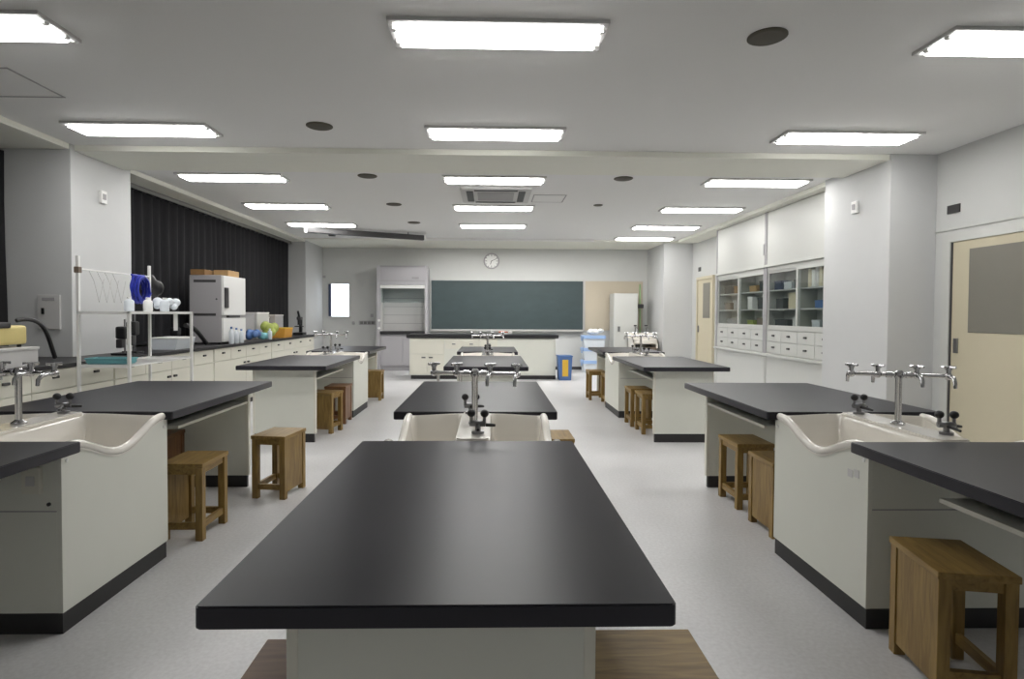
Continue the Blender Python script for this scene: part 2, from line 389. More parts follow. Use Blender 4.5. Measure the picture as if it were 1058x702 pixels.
wallbox('wall_sensor', -4.0, YB, 2.215, 0, 'tiny grey sensor above left of the rear window', 'sensor', 'grey', .08, .06, .015)

t = thing('wall_clock', 'round white wall clock with grey rim above the chalkboard', 'clock', (.015, YB, 2.62))
MB().tube([(.175 * cos(2 * pi * k / 40), -.02, .175 * sin(2 * pi * k / 40)) for k in range(40)], .018, 8, True).build('rim', 'grey', t, True)
MB().cyl((0, 0, 0), (0, -.022, 0), .172, n=40).build('face', 'white', t)
for k in range(12):
    a = 2 * pi * k / 12; rr = .045 if k % 3 == 0 else .025
    MB().box(-.006, .006, -.026, -.021, .155 - rr, .155, 0, rot=Matrix.Rotation(a, 3, 'Y'), piv=Vector((0, 0, 0))).build('hour_mark', 'dark', t)
for L, wd, a in ((.09, .012, radians(200)), (.14, .008, radians(65))):
    MB().box(-wd / 2, wd / 2, -.03, -.026, -.02, L, 0, rot=Matrix.Rotation(a, 3, 'Y'), piv=Vector((0, 0, 0))).build('clock_hand', 'black', t)

t = thing('chalkboard', 'wide dark green chalkboard with pale frame on the back wall', 'chalkboard', (.40, YB, 1.56))
MB().box(-1.83, 1.83, -.03, -.004, -.585, .585).build('writing_surface', 'board', t)
f = MB()
f.box(-1.86, 1.86, -.045, 0, .585, .62, .004).box(-1.86, 1.86, -.045, 0, -.62, -.585, .004).box(-1.86, -1.83, -.045, 0, -.585, .585, .004).box(1.83, 1.86, -.045, 0, -.585, .585, .004)
f.build('frame', 'alu', t)
MB().box(-1.83, 1.83, -.12, -.04, -.635, -.61, .004).build('chalk_tray', 'alu', t)
t = thing('pinboard', 'beige pinboard on the back wall right of the chalkboard', 'pinboard', (2.985, YB, 1.55))
MB().box(-.7, .7, -.014, 0, -.59, .6).build('felt', 'pinboard', t)
MB().box(-.72, .72, -.02, 0, .6, .62, .002).box(-.72, .72, -.02, 0, -.61, -.59, .002).box(-.72, -.7, -.02, 0, -.6, .6, .002).box(.7, .72, -.02, 0, -.6, .6, .002).build('frame', 'alu', t)

# fume hood in the back wall
t = thing('fume_hood', 'grey fume hood built against the back wall left of the chalkboard', 'fume hood', (-2.06, 13.82, 0))
MB().box(-.6, -.52, -.22, .22, 0, 2.46, .005).box(.52, .58, -.22, .22, 0, 2.46, .005).build('side_post', 'hood', t)
MB().box(-.52, .52, -.21, .2, 2.02, 2.45, .005).build('hood_top', 'hood', t)
MB().box(-.52, .52, -.222, -.2, 2.42, 2.46).box(-.52, .52, -.222, -.205, 2.1, 2.115).build('seam', 'grey', t)
MB().box(.22, .38, -.218, -.2, 2.15, 2.2, .003).build('control_panel', 'grey', t)
MB().box(-.52, .52, -.2, -.16, 1.93, 2.01, .005).build('sash_bar', 'white', t)
MB().box(-.5, .5, -.17, -.164, 1.6, 1.93).build('sash_glass', 'hglass', t)
MB().box(-.52, .52, .12, .16, .93, 2.02).box(-.52, -.49, -.14, .12, .93, 2.02).box(.49, .52, -.14, .12, .93, 2.02).build('lining', 'lgrey', t)
for z in (1.1, 1.3, 1.5, 1.7): MB().box(-.49, .49, .112, .121, z, z + .012).build('liner_seam', 'grey', t)
for z in (1.0, 1.18):
    MB().cyl((-.54, -.24, z), (-.54, -.2, z), .03, n=14).build('valve_knob', 'white', t, True)
MB().box(-.52, .52, -.24, .18, .86, .93, .006).build('worktop', 'edge', t)
MB().box(-.52, .52, -.19, .18, .1, .86, .004).box(-.52, .52, -.15, .18, 0, .1).build('base_cabinet', 'hood', t)
MB().box(-.5, .0, -.202, -.188, .13, .83, .003).build('door', 'hood', t); MB().box(.01, .5, -.202, -.188, .13, .83, .003).build('door', 'hood', t)

# teacher's bench
t = thing('teacher_bench', "long ivory teacher's bench with black worktop in front of the chalkboard", 'bench', (-.16, 12.25, 0))
MB().slab(-1.56, 1.56, -.38, .38, .845, .915, .02).build('worktop', 'edge', t)
MB().box(-1.5, 1.5, -.34, .34, .08, .845, .004).build('body', 'panel', t)
MB().box(-1.47, 1.5, -.33, .33, 0, .08).build('plinth', 'plinth', t)
MB().box(-1.48, -.79, -.356, -.336, .52, .83, .003).build('drawer', 'panel_edge', t)
for x0, x1, hx in ((-1.48, -1.14, -1.21), (-1.13, -.79, -1.06)):
    dd = MB().box(x0, x1, -.356, -.336, .1, .51, .003).build('door', 'panel_edge', t)
    MB().box(hx - .04, hx + .04, -.372, -.352, .43, .46, .004).build('handle', 'steel', dd)
for k in range(3):
    x0 = -.77 + k * .36
    dd = MB().box(x0, x0 + .35, -.356, -.336, .62, .83, .003).build('drawer', 'panel_edge', t)
    MB().box(x0 + .14, x0 + .21, -.372, -.352, .71, .735, .004).build('handle', 'steel', dd)
MB().box(.32, 1.48, -.352, -.336, .1, .83, .003).build('back_panel', 'panel', t)
for k, (x, m, lb) in enumerate(((.1, 'red', 'orange chalk eraser lying left on the teacher bench'), (.2, 'red', 'orange chalk eraser lying in the middle of three on the teacher bench'), (.29, 'white', 'white chalk eraser lying right on the teacher bench'))):
    e = thing('chalk_eraser', lb, 'eraser', (x + .12, 12.42, .915), .1 * k, 'chalk erasers')
    MB().box(-.045, .045, -.03, .03, 0, .03, .004).build('felt', 'white', e); MB().box(-.048, .048, -.032, .032, .03, .055, .008).build('back', m, e)

# blue bin, container stack, locker, broom, wash basin
t = thing('waste_bin', 'blue bin with yellow front panel at the right end of the teacher bench', 'bin', (1.52, 11.9, 0))
MB().prism([(-.12, 0), (.12, 0), (.145, .49), (-.145, .49)], 'y', -.16, .16).build('body', 'blue', t)
MB().box(-.155, .155, -.17, .17, .475, .5, .008).build('rim', 'blue', t)
MB().box(-.06, .06, -.168, -.155, .08, .42, .003).build('front_panel', 'yellow', t)
def bin_box(z, lb, wd=.5):
    b = thing('storage_box', lb, 'storage box', (2.38, 13.45, z), 0, 'white storage boxes')
    MB().prism([(-wd / 2 + .03, 0), (wd / 2 - .03, 0), (wd / 2, .22), (-wd / 2, .22)], 'y', -.2, .2).build('tub', 'clear', b)
    MB().slab(-wd / 2 - .015, wd / 2 + .015, -.22, .22, .215, .285, .03).build('lid', 'pblue', b)
    for s in (-1, 1): MB().box(s * (wd / 2 + .012) - .01, s * (wd / 2 + .012) + .01, -.05, .05, .16, .24, .004).build('clip', 'pblue', b)
bin_box(0, 'white storage box with pale blue lid at the bottom of the far stack')
bin_box(.286, 'white storage box with pale blue lid in the middle of the far stack')
bin_box(.572, 'white storage box with pale blue lid on top of the far stack')
bag = MB()
for k in range(9): bag.ball((random.uniform(-.13, .13), random.uniform(-.1, .1), .07 + random.uniform(0, .05)), random.uniform(.05, .075), (1.3, 1, .9), 10)
tag(at(bag.build('plastic_bag', 'white', None, True), (2.42, 13.45, .86)), 'crumpled white plastic bag lying on the topmost storage box', 'bag')
t = thing('locker', 'tall narrow white locker standing before the beige pinboard', 'locker', (3.14, 13.68, 0))
MB().box(-.28, .28, -.25, .25, .05, 1.84, .006).build('body', 'cab', t)
MB().box(-.26, .26, -.22, .22, 0, .05).build('plinth', 'dark', t)
dd = MB().box(-.26, .26, -.266, -.248, .08, 1.74, .004).build('door', 'cab', t)
MB().box(-.19, -.14, -.285, -.262, .95, 1.07, .004).build('handle', 'steel', dd)
t = thing('broom', 'pale green long handled broom leaning on the pinboard beside the locker', 'broom', (3.58, 13.9, 0))
MB().cyl((0, -.1, .12), (.03, .11, 2.08), .016, n=10).build('handle', 'lgreen', t, True)
MB().box(-.05, .07, -.13, .0, 1.5, 1.6, .02).build('hanging_brush', 'dark', t)
MB().box(-.09, .13, -.14, -.06, .0, .13, .012).build('brush_head', 'lgreen', t)
t = thing('wash_basin', 'white wash basin unit in the far right corner below the pinboard', 'basin', (3.62, 13.1, 0)) if False else thing('wash_basin', 'white wash basin unit in the far right corner below the pinboard', 'basin', (3.42, 13.02, 0))
MB().box(-.22, .27, -.2, .25, .1, .62, .004).build('cabinet', 'brown', t)
b = MB(); b.box(-.27, .29, -.25, .28, .78, .82, .01).box(-.27, .29, .2, .28, .62, .93, .01).box(-.27, -.23, -.25, .28, .6, .8, .008).box(.25, .29, -.25, .28, .6, .8, .008).box(-.27, .29, -.25, -.21, .7, .8, .008)
b.build('basin', 'ceramic', t)
MB().box(-.2, .24, -.18, .22, 0, .1).build('plinth', 'plinth', t)
for x in (-.1, .15):
    k = MB().cyl((x, .24, .93), (x, .24, 1.08), .018, n=12).tube([(x, .24, 1.02), (x, .12, 1.06), (x, .06, 1.02), (x, .05, .97)], .012, 8).build('faucet', 'chrome', t, True)
    MB().box(x - .035, x + .035, .225, .255, 1.08, 1.11, .006).build('tap_handle', 'dark', k)

# ------------------------------------------------------------ lab tables, sinks
def make_table(cx, W, y0, y1, outer, label, trim=True):
    """outer = -1: free end towards the camera; +1: free end away"""
    L = y1 - y0; cy = (y0 + y1) / 2
    t = thing('lab_table', label, 'lab table', (cx, cy, 0), 0, 'black topped lab tables')
    MB().slab(-W / 2, W / 2, -L / 2, L / 2, .7565, .80, .012, .003).build('tabletop', 'top', t, True)
    ye = outer * (L / 2 - .1); a = W / 2 - .145
    y_in, y_out = sorted((ye, ye - outer * .035))
    p = MB().box(-a, a, y_in, y_out, .09, .7565, .003).build('end_panel', 'panel', t)
    yf = ye + outer * .002
    ya, yb = sorted((yf, ye - outer * .037))
    for s in (-1, 1): MB().box(s * a - .012, s * a + .012, ya, yb, .09, .7565, .003).build('edge_band', 'panel_edge', p)
    MB().box(-a + .004, a - .004, y_in + .003, y_out - .003, 0, .09).build('plinth', 'plinth', t)
    # under-top rails and book shelves on both long sides
    ys0, ys1 = sorted((ye - outer * .04, -outer * (L / 2 - .06)))
    for s in (-1, 1):
        x0, x1 = sorted((s * a, s * (a - .03)))
        MB().box(x0, x1, ys0, ys1, .725, .7565).build('rail', 'panel', t)
    sh0, sh1 = sorted((ye - outer * .037, -outer * (L / 2 - .32)))
    for s in (-1, 1):
        x0, x1 = sorted((s * .03, s * (a - .01)))
        sh = MB().box(x0, x1, sh0, sh1, .645, .66).build('book_shelf', 'panel', t)
        xa, xb = sorted((s * (a - .012), s * (a + .006)))
        MB().box(xa, xb, sh0, sh1, .644, .662, .003).build('shelf_lip', 'panel_edge', sh)
    MB().box(-.03, .03, sh0, sh1, .64, .7565).build('shelf_divider', 'panel', t)
    return t

def scoop(v, half=.39):
    k = min(1, abs(v) / .33)
    return .782 - .098 * (0.5 + 0.5 * cos(pi * k)) ** 0.9

def gas_cock(parent, x, y, z, rz):
    g = MB()
    R = Matrix.Rotation(rz, 3, 'Z')
    P = lambda a, b, c: Vector((x, y, z)) + R @ Vector((a, b, c))
    g.cyl(P(0, 0, 0), P(0, 0, .012), .028, n=16).cyl(P(0, 0, .01), P(0, 0, .05), .013, n=12)
    g.cyl(P(-.035, 0, .045), P(.035, 0, .045), .014, n=12)
    for s in (-1, 1): g.cyl(P(s * .03, 0, .045), P(s * .03, 0, .075), .008, n=10)
    o = g.build('gas_cock', 'steel', parent, True)
    for s in (-1, 1):
        MB().ball(P(s * .03, 0, .09), .019, (1, 1, .95), 12).build('knob', 'black', o, True)
    MB().tube([P(0, 0, .04), P(.01, -.045, .035), P(.015, -.075, .03)], [.009, .008, .006], 8).tube([P(0, 0, .04), P(.055, .02, .035), P(.075, .025, .033)], [.009, .008, .006], 8).build('nozzle', 'black', o, True)

def make_sink(cx, X0, X1, y0, y1, frz, label, cock_dx=(0, 0), sticker=None, outlet=False):
    cy = (y0 + y1) / 2; hw = (X1 - X0) / 2; hl = (y1 - y0) / 2; cx = (X0 + X1) / 2
    t = thing('lab_sink', label, 'lab sink', (cx, cy, 0), 0, 'white lab sinks between tables')
    # cabinet: two scooped side panels and two end panels
    for s in (-1, 1):
        prof = [(-hl, .09), (hl, .09), (hl, .755)]
        n = 24
        for i in range(n + 1):
            v = (hl - .04) - (2 * hl - .08) * i / n
            prof.append((v, min(.755, scoop(v) - .012)))
        prof.append((-hl, .755))
        xa, xb = sorted((s * hw, s * (hw - .02)))
        p = MB().prism(prof, 'x', xa, xb).build('side_panel', 'panel', t)
        for q in (-1, 1):
            MB().cyl((s * (hw - .002), q * (hl - .03), .72), (s * (hw + .004), q * (hl - .03), .72), .008, n=10).build('screw_cap', 'white', p)
    for s in (-1, 1):
        ya, yb = sorted((s * hl, s * (hl - .02)))
        e = MB().box(-hw + .02, hw - .02, ya, yb, .09, .755, .002)
        o = e.build('end_panel', 'panel', t)
        yc, yd = sorted((s * (hl - .001), s * (hl + .0015)))
        MB().box(-hw + .02, hw - .02, yc, yd, .512, .518).build('seam', 'grey', o)
    MB().box(-hw + .006, hw - .006, -hl + .006, hl - .006, 0, .09).build('plinth', 'plinth', t)
    # ceramic: height field with two basins, scooped rims
    t2 = bmesh.new(); NX, NY = 60, 44
    hy = hl - .035; ox = hw + .004
    def sm(a, b, x):
        k = max(0, min(1, (x - a) / (b - a))); return k * k * (3 - 2 * k)
    def hz(x, y):
        ax = abs(x)
        led = .793
        rim = scoop(y)
        w_out = sm(.10, ox - .02, ax)
        base = led * (1 - w_out) + rim * w_out
        cav = sm(.075, .105, ax) * (1 - sm(ox - .05, ox - .026, ax)) * (1 - sm(hy - .06, hy - .022, abs(y)))
        deep = .60 + .02 * sm(.1, .3, ax)
        return base * (1 - cav) + deep * cav
    g = [[t2.verts.new((-ox + 2 * ox * i / NX, -hy + 2 * hy * j / NY, hz(-ox + 2 * ox * i / NX, -hy + 2 * hy * j / NY))) for j in range(NY + 1)] for i in range(NX + 1)]
    for i in range(NX):
        for j in range(NY): t2.faces.new((g[i][j], g[i + 1][j], g[i + 1][j + 1], g[i][j + 1]))
    # skirt
    ring = [g[i][0] for i in range(NX + 1)] + [g[NX][j] for j in range(1, NY + 1)] + [g[i][NY] for i in range(NX - 1, -1, -1)] + [g[0][j] for j in range(NY - 1, 0, -1)]
    low = [t2.verts.new((v.co.x, v.co.y, v.co.z - .03)) for v in ring]
    for k in range(len(ring)):
        n_ = (k + 1) % len(ring); t2.faces.new((ring[k], low[k], low[n_], ring[n_]))
    bmesh.ops.recalc_face_normals(t2, faces=t2.faces)
    b = MB(); b._add(t2)
    for s in (-1, 1):
        b.tube([(s * (hw - .008), v, scoop(v) - .006) for v in [-hy + 2 * hy * i / 30 for i in range(31)]], .02, 12)
    bo = b.build('basin', 'ceramic', t, True)
    # raised centre ledge between the basins
    MB().slab(-.075, .075, -hy + .005, hy - .005, .785, .803, .03, .006).build('centre_ledge', 'ceramic', t, True)
    for s in (-1, 1):
        MB().lathe([(.03, 0), (.03, .006), (.018, .008), (.006, .004)], (s * .2, 0, .605), 16).build('drain', 'steel', bo, True)
    ft = thing_part('faucet', t)
    make_faucet(ft, .803, frz)
    gas_cock(t, cock_dx[0], hl - .10, .803, radians(10)); gas_cock(t, cock_dx[1], -hl + .16, .803, radians(-10))
    if sticker:
        for v in (.0, .045):
            MB().box(sticker * hw - .002 if sticker > 0 else sticker * hw - .0015, sticker * hw + .0015, -hl + .06 + v, -hl + .095 + v, .63 - v * .2, .665 - v * .2).build('sticker', 'lgrey', t)
    if outlet:
        o = MB().box(hw - .15, hw - .075, -hl - .018, -hl + .002, .59, .70, .006).build('outlet_box', 'panel_edge', t)
        MB().box(hw - .13, hw - .095, -hl - .021, -hl - .016, .625, .665, .002).build('socket', 'lgrey', o)
        MB().cyl((hw - .05, -hl - .006, .545), (hw - .05, -hl + .002, .545), .008, n=10).build('screw', 'black', t)
    return t
def thing_part(name, parent):
    o = bpy.data.objects.new(name, None); C.objects.link(o); o.parent = parent; return o
def make_faucet(parent, z, rz, L=.41):
    R = Matrix.Rotation(rz, 3, 'Z')
    P = lambda a, b, c: R @ Vector((a, b, 0)) + Vector((0, 0, c))
    h = z + .245
    MB().lathe([(.032, 0), (.032, .008), (.02, .016), (.0145, .022), (.0145, .225), (.02, .235), (.02, .258), (.012, .268)], (0, 0, z), 20).build('post', 'chrome', parent, True)
    arm = MB().cyl(P(-L / 2, 0, h), P(L / 2, 0, h), .0105, n=12)
    for s in (-1, 1): arm.cyl(P(s * .03, 0, h), P(s * .055, 0, h), .016, n=12)
    arm.build('arm', 'chrome', parent, True)
    for x, s in ((-L / 2, 1), (-L / 2 + .115, 1), (L / 2 - .13, -1), (L / 2, -1)):
        tp = MB().ball(P(x, 0, h), .0185, n=12).cyl(P(x, 0, h), P(x, 0, h + .034), .011, n=10)
        tp.tube([P(x, 0, h), P(x, s * .03, h), P(x, s * .06, h - .004), P(x, s * .078, h - .022), P(x, s * .082, h - .05)], [.012, .0105, .010, .009, .0075], 10)
        tp.cyl(P(x, 0, h + .03), P(x, 0, h + .042), .014, n=12)
        tp.cyl(P(x - .022, -.022, h + .044), P(x + .022, .022, h + .044), .0065, n=8).cyl(P(x - .022, .022, h + .044), P(x + .022, -.022, h + .044), .0065, n=8)
        tp.build('tap', 'chrome', parent, True)

# centre column
make_table(-.095, .887, 1.055, 2.445, -1, 'black topped lab table in the foreground, filling the bottom middle')
make_table(-.08, .90, 3.172, 4.62, 1, 'black topped lab table behind the sink of the middle row, second from the camera')
make_table(-.045, .87, 5.91, 7.48, -1, 'black topped lab table third from the camera in the middle row')
make_table(-.045, .87, 8.25, 9.6, 1, "black topped lab table of the middle row nearest the teacher's bench")
make_sink(0, -.45, .30, 2.425, 3.2, radians(-10), 'white two-basin sink behind the foreground table, middle row', (-.03, .02))
make_sink(0, -.41, .33, 7.46, 8.28, radians(5), "white two-basin sink of the middle row closer to the teacher's bench")
# left column
make_table(-2.2, 1.02, .95, 2.43, -1, 'black topped lab table cut by the left edge of the picture')
make_table(-2.235, 1.04, 3.162, 4.60, 1, 'black topped lab table behind the near left sink, wooden stools under it')
make_table(-2.125, .91, 5.92, 7.48, -1, 'black topped lab table in the left row beyond the lone wooden stool')
make_table(-2.17, .9, 8.29, 9.62, 1, 'black topped lab table at the far end of the left row')
make_sink(0, -2.72, -1.76, 2.41, 3.19, radians(-12), 'white two-basin sink at the near left with chrome four-tap faucet', (.0, -.03), None, True)
make_sink(0, -2.56, -1.75, 7.46, 8.32, radians(12), 'white two-basin sink in the far part of the left row')
# right column
make_table(2.03, 1.0, .95, 2.425, -1, 'black topped lab table cut by the right edge of the picture')
make_table(2.035, .99, 3.182, 4.57, 1, 'black topped lab table behind the near right sink, wooden stools under it')
make_table(2.025, .9, 5.92, 7.48, -1, 'black topped lab table in the right row before the glass fronted cabinets')
make_table(2.07, .9, 8.33, 9.62, 1, 'black topped lab table at the far end of the right row')
make_sink(0, 1.60, 2.42, 2.405, 3.21, radians(-20), 'white two-basin sink at the near right with chrome four-tap faucet', (.0, .05), -1)
make_sink(0, 1.66, 2.46, 7.46, 8.36, radians(10), 'white two-basin sink in the far part of the right row')

# ------------------------------------------------------------ stools
def make_stool(kind='wood'):
    """long axis y, solid side at +x, open on the other three sides"""
    t = bpy.data.objects.new('wooden_stool', None); C.objects.link(t); t.empty_display_size = .1
    y_, z_ = (kind + '_y', kind + '_z')
    MB().box(-.13, .13, -.168, .168, .43, .456, .004).build('seat', y_, t)
    for sx in (-1, 1):
        for sy in (-1, 1):
            MB().box(sx * .104 - .021, sx * .104 + .021, sy * .142 - .021, sy * .142 + .021, 0, .43, .002).build('leg', z_, t)
    MB().box(.098, .120, -.121, .121, .045, .43, .002).build('side_panel', z_, t)
    for sy in (-1, 1):
        MB().box(-.083, .083, sy * .142 - .012, sy * .142 + .012, .065, .105, .002).build('stretcher', y_, t)
        MB().box(-.083, .083, sy * .142 - .012, sy * .142 + .012, .39, .43, .002).build('apron', y_, t)
    MB().box(-.115, -.092, -.121, .121, .065, .105, .002).build('stretcher', y_, t)
    MB().box(-.115, -.092, -.121, .121, .39, .43, .002).build('apron', y_, t)
    return t
oak, dark = make_stool('wood'), make_stool('red')
STOOLS = [
    (-1.565, 4.33, -8, 0, 'wooden box stool standing alone in the left aisle at the table corner'),
    (-1.80, 3.56, 180, 0, 'wooden box stool half under the left table beside the near left sink'),
    (-2.43, 4.25, 0, 1, 'dark wooden stool deep under the left table behind the sink'),
    (-1.88, 6.60, -104, 0, 'wooden box stool with solid side to the camera under the third left table'),
    (-1.87, 7.18, 0, 1, 'reddish wooden stool between a yellower stool and the far left sink'),
    (-1.84, 9.05, -90, 0, 'small far wooden stool under the last table of the left row'),
    (1.82, 4.08, 0, 0, 'open sided wooden stool under the right table, farther of the two there'),
    (1.81, 3.56, 180, 0, 'wooden stool with solid side to the aisle touching the near right sink'),
    (1.82, 6.58, 0, 0, 'wooden stool nearer of two under the third right table'),
    (1.80, 7.02, 0, 0, 'wooden stool partly hidden behind another under the third right table'),
    (1.67, 9.18, 0, 0, 'open wooden stool farthest away under the last right table'),
    (1.83, 8.72, 0, 0, 'far wooden stool just beyond the far right sink'),
    (1.70, 2.085, 170, 0, 'large wooden stool with solid side in the bottom right corner'),
    (.39, 1.465, 90, 0, 'pale wooden stool seat showing right below the foreground table'),
    (-.43, 1.43, -90, 1, 'dark wooden stool showing left below the foreground table'),
    (.47, 4.24, 0, 0, 'wooden stool mostly hidden at the right of the second middle table'),
]
used = set()
for x, y, a, k, lb in STOOLS:
    src = (oak, dark)[k]
    o = src if k not in used else copy_tree(src)
    used.add(k)
    at(o, (x, y, 0), radians(a)); tag(o, lb, 'stool', 'wooden stools')

# ------------------------------------------------------------ left wall counter
CX, CZ = -3.55, .905
wt = MB().box(-4.028, CX - .0, 1.2, 11.9, CZ - .035, CZ, .004)
wt.box(-4.40, -4.02, 6.64, 11.9, CZ - .035, CZ).box(-4.40, -4.02, 1.2, 5.67, CZ - .035, CZ)
tag(wt.build('counter_top', 'edge'), 'long black counter top running along the left window wall', 'counter top')
CN = ['first base cabinet with drawers along the left wall, cut by the left edge', 'base cabinet with drawers behind the near left faucet', 'base cabinet with drawers behind the white tube rack',
      'base cabinet with drawers below the big grey incubator', 'base cabinet with drawers at the far end of the left counter']
edges = [1.6, 3.6, 5.59, 7.58, 9.56, 11.85]
for i, lb in enumerate(CN):
    y0, y1 = edges[i] + .002, edges[i + 1] - .002
    t = thing('base_cabinet', lb, 'cabinet', (-3.8, (y0 + y1) / 2, 0), 0, 'base cabinets of the left counter')
    h = (y1 - y0) / 2
    MB().box(-.22, .21, -h, h, .07, CZ - .036, .002).build('body', 'panel', t)
    MB().box(-.22, .19, -h, h, 0, .07).build('plinth', 'plinth', t)
    n = 4
    for k in range(n):
        a, b = -h + .01 + k * (2 * h - .02) / n, -h + .01 + (k + 1) * (2 * h - .02) / n - .006
        dd = MB().box(.208, .226, a, b, .70, .862, .002).build('drawer', 'panel_edge', t)
        MB().box(.224, .245, (a + b) / 2 - .03, (a + b) / 2 + .03, .79, .812, .004).build('handle', 'dark', dd)
    for k in range(2):
        a, b = -h + .01 + k * (h - .008), -h + .01 + (k + 1) * (h - .008) - .006
        dd = MB().box(.208, .226, a, b, .085, .692, .002).build('door', 'panel_edge', t)
        yy = b - .06 if k == 0 else a + .06
        MB().box(.224, .242, yy - .03, yy + .03, .61, .635, .004).build('handle', 'dark', dd)

# curtains
def curtain(y0, y1, z0, z1, label, xc=-4.40):
    t = thing('blackout_curtain', label, 'curtain', (xc, (y0 + y1) / 2, z0))
    L = y1 - y0; n = int(L / .018); bm_ = MB(); tt = bmesh.new()
    rows = [0, .25, .5, .75, 1.0]
    ph = [random.uniform(-.6, .6) for _ in range(60)]
    def off(v):
        return .036 * sin(v * 2 * pi / .19 + 1.2 * sin(v * 2.1)) + .012 * sin(v * 2 * pi / .53 + 1)
    A = []
    for i in range(n + 1):
        v = -L / 2 + L * i / n
        A.append([tt.verts.new((off(v) * (1.1 - .25 * r), v + .01 * sin(5 * r + v * 3), r * (z1 - z0))) for r in rows])
    for i in range(n):
        for j in range(len(rows) - 1): tt.faces.new((A[i][j], A[i + 1][j], A[i + 1][j + 1], A[i][j + 1]))
    sol = bmesh.ops.solidify(tt, geom=list(tt.faces), thickness=.003)
    bm_._add(tt); bm_.build('fabric', 'curtain', t, True)
    MB().box(-.008, .008, -L / 2, L / 2, z1 - z0 - .03, z1 - z0 - .006).build('header_tape', 'black', t)
curtain(6.64, 12.73, .93, ZB - .025, 'long black pleated curtain covering the left windows behind the counter')
curtain(.6, 5.67, .93, ZB - .025, 'black curtain at the left edge, on the camera side of the left pillar', -4.66)

# ------------------------------------------------------------ things on the left counter
t = thing('incubator', 'tall light grey incubator cabinet with white doors standing on the left counter', 'incubator', (-3.9, 8.42, CZ))
MB().box(-.23, .2, -.36, .36, .02, .95, .01).build('body', 'grey', t)
for sx in (-.18, .15):
    for sy in (-.3, .3): MB().cyl((sx, sy, 0), (sx, sy, .02), .02, n=10).build('foot', 'black', t)
u = MB().box(.2, .235, -.355, .355, .40, .945, .008).build('upper_door', 'white', t)
MB().box(.232, .262, -.34, -.25, .5, .78, .01).build('handle', 'dark', u)
l = MB().box(.2, .235, -.355, .355, .03, .36, .008).build('lower_door', 'white', t)
MB().box(.198, .24, -.2, .15, .365, .395, .004).build('control_panel', 'dark', t)
for z in (.85, .39): MB().box(-.17, .13, -.364, -.355, z, z + .035, .003).build('vent_slot', 'dark', t)
MB().cyl((.14, -.365, .62), (.14, -.355, .62), .012, n=10).build('port', 'dark', t)
for (x, y, a, b, h, m, lb) in ((-4.02, 8.22, .095, .17, .075, 'card2', 'dark brown cardboard box on top of the incubator, left of the paler box'),
                               (-3.82, 8.5, .1, .2, .085, 'card', 'pale tan cardboard box on top of the incubator, right of the brown one')):
    q = thing('cardboard_box', lb, 'box', (x, y, CZ + .95), radians(3), 'cardboard boxes on the incubator')
    MB().box(-a, a, -b, b, 0, h, .003).build('carton', m, q); MB().box(-a + .002, a - .002, -.02, .02, h - .001, h + .002).build('tape', 'cream', q)
cp = []
for k in range(26):
    u_ = k / 25
    cp.append((-3.74 + .02 * u_, 7.2 + .48 * u_, CZ + .034 + .24 * cos(u_ * pi / 2)))
tag(MB().tube(cp, .028, 10).build('flexible_hose', 'black', None, True), 'black flexible hose arching beside the incubator on the counter', 'hose')

def bottle(name, x, y, r, h, m, cap, lb, cat='bottle', z=CZ, grp=None):
    t = thing(name, lb, cat, (x, y, z), 0, grp)
    MB().lathe([(r * .9, 0), (r, .008), (r, h * .68), (r * .8, h * .78), (r * .38, h * .84), (r * .38, h * .9)], n=18).build('body', m, t, True)
    MB().lathe([(r * .45, h * .88), (r * .45, h), (r * .3, h)], n=14).build('cap', cap, t, True)
    return t
def carton(x, y, a, b, h, m, lb, rz=0, z=CZ, name='storage_box', cat='box', lid=None):
    t = thing(name, lb, cat, (x, y, z), radians(rz))
    MB().box(-a, a, -b, b, 0, h, .006).build('body', m, t)
    MB().box(-a - .006, a + .006, -b - .006, b + .006, h - .02, h + .004, .004).build('lid', lid or m, t)
    return t
carton(-4.02, 9.3, .17, .28, .42, 'grey', 'grey box behind the bags just beyond the incubator', 3)
carton(-4.03, 9.95, .17, .22, .44, 'lgrey', 'pale grey box standing between the incubator and the green bag', -4, lid='white')
carton(-4.1, 10.85, .18, .26, .40, 'grey', 'tall grey box at the far end behind the orange tub', 4, lid='lgrey')
carton(-4.1, 10.4, .12, .17, .36, 'white', 'small white box between the two grey boxes on the counter', 6)
def soften(o, vox=.012):
    m = o.modifiers.new('merge', 'REMESH'); m.mode = 'VOXEL'; m.voxel_size = vox; m.use_smooth_shade = True
    k = o.modifiers.new('soft', 'SMOOTH'); k.factor = .5; k.iterations = 4
    return o
soften(bpy.data.objects['plastic_bag'])
def softbag(x, y, r, m, lb, seed, sz=(1, 1, 1)):
    random.seed(seed); b = MB()
    for k in range(12): b.ball((random.uniform(-r, r) * .6, random.uniform(-r, r) * .8, r * random.uniform(.5, 1.25) * sz[2]), r * random.uniform(.45, .6), (1, 1.1, 1), 10)
    return tag(soften(at(b.build('plastic_bag', m, None, True), (x, y, CZ + r * .1))), lb, 'bag')
softbag(-3.69, 9.78, .145, 'green', 'lumpy yellow-green bag on the left counter', 3, (1, 1, 1.15))
softbag(-3.65, 9.02, .1, 'navyblue' if False else 'blue', 'lumpy blue bag on the counter right of the incubator', 4)
softbag(-3.63, 9.36, .07, 'teal', 'small teal bag between the blue and green bags', 5)
t = thing('plastic_tub', 'orange-yellow plastic tub at the far end of the left counter', 'tub', (-3.74, 10.42, CZ))
MB().prism([(-.13, 0), (.13, 0), (.15, .16), (-.15, .16)], 'y', -.2, .2).build('tub', 'orange', t); MB().slab(-.16, .16, -.21, .21, .155, .175, .03).build('lid', 'yellow', t)
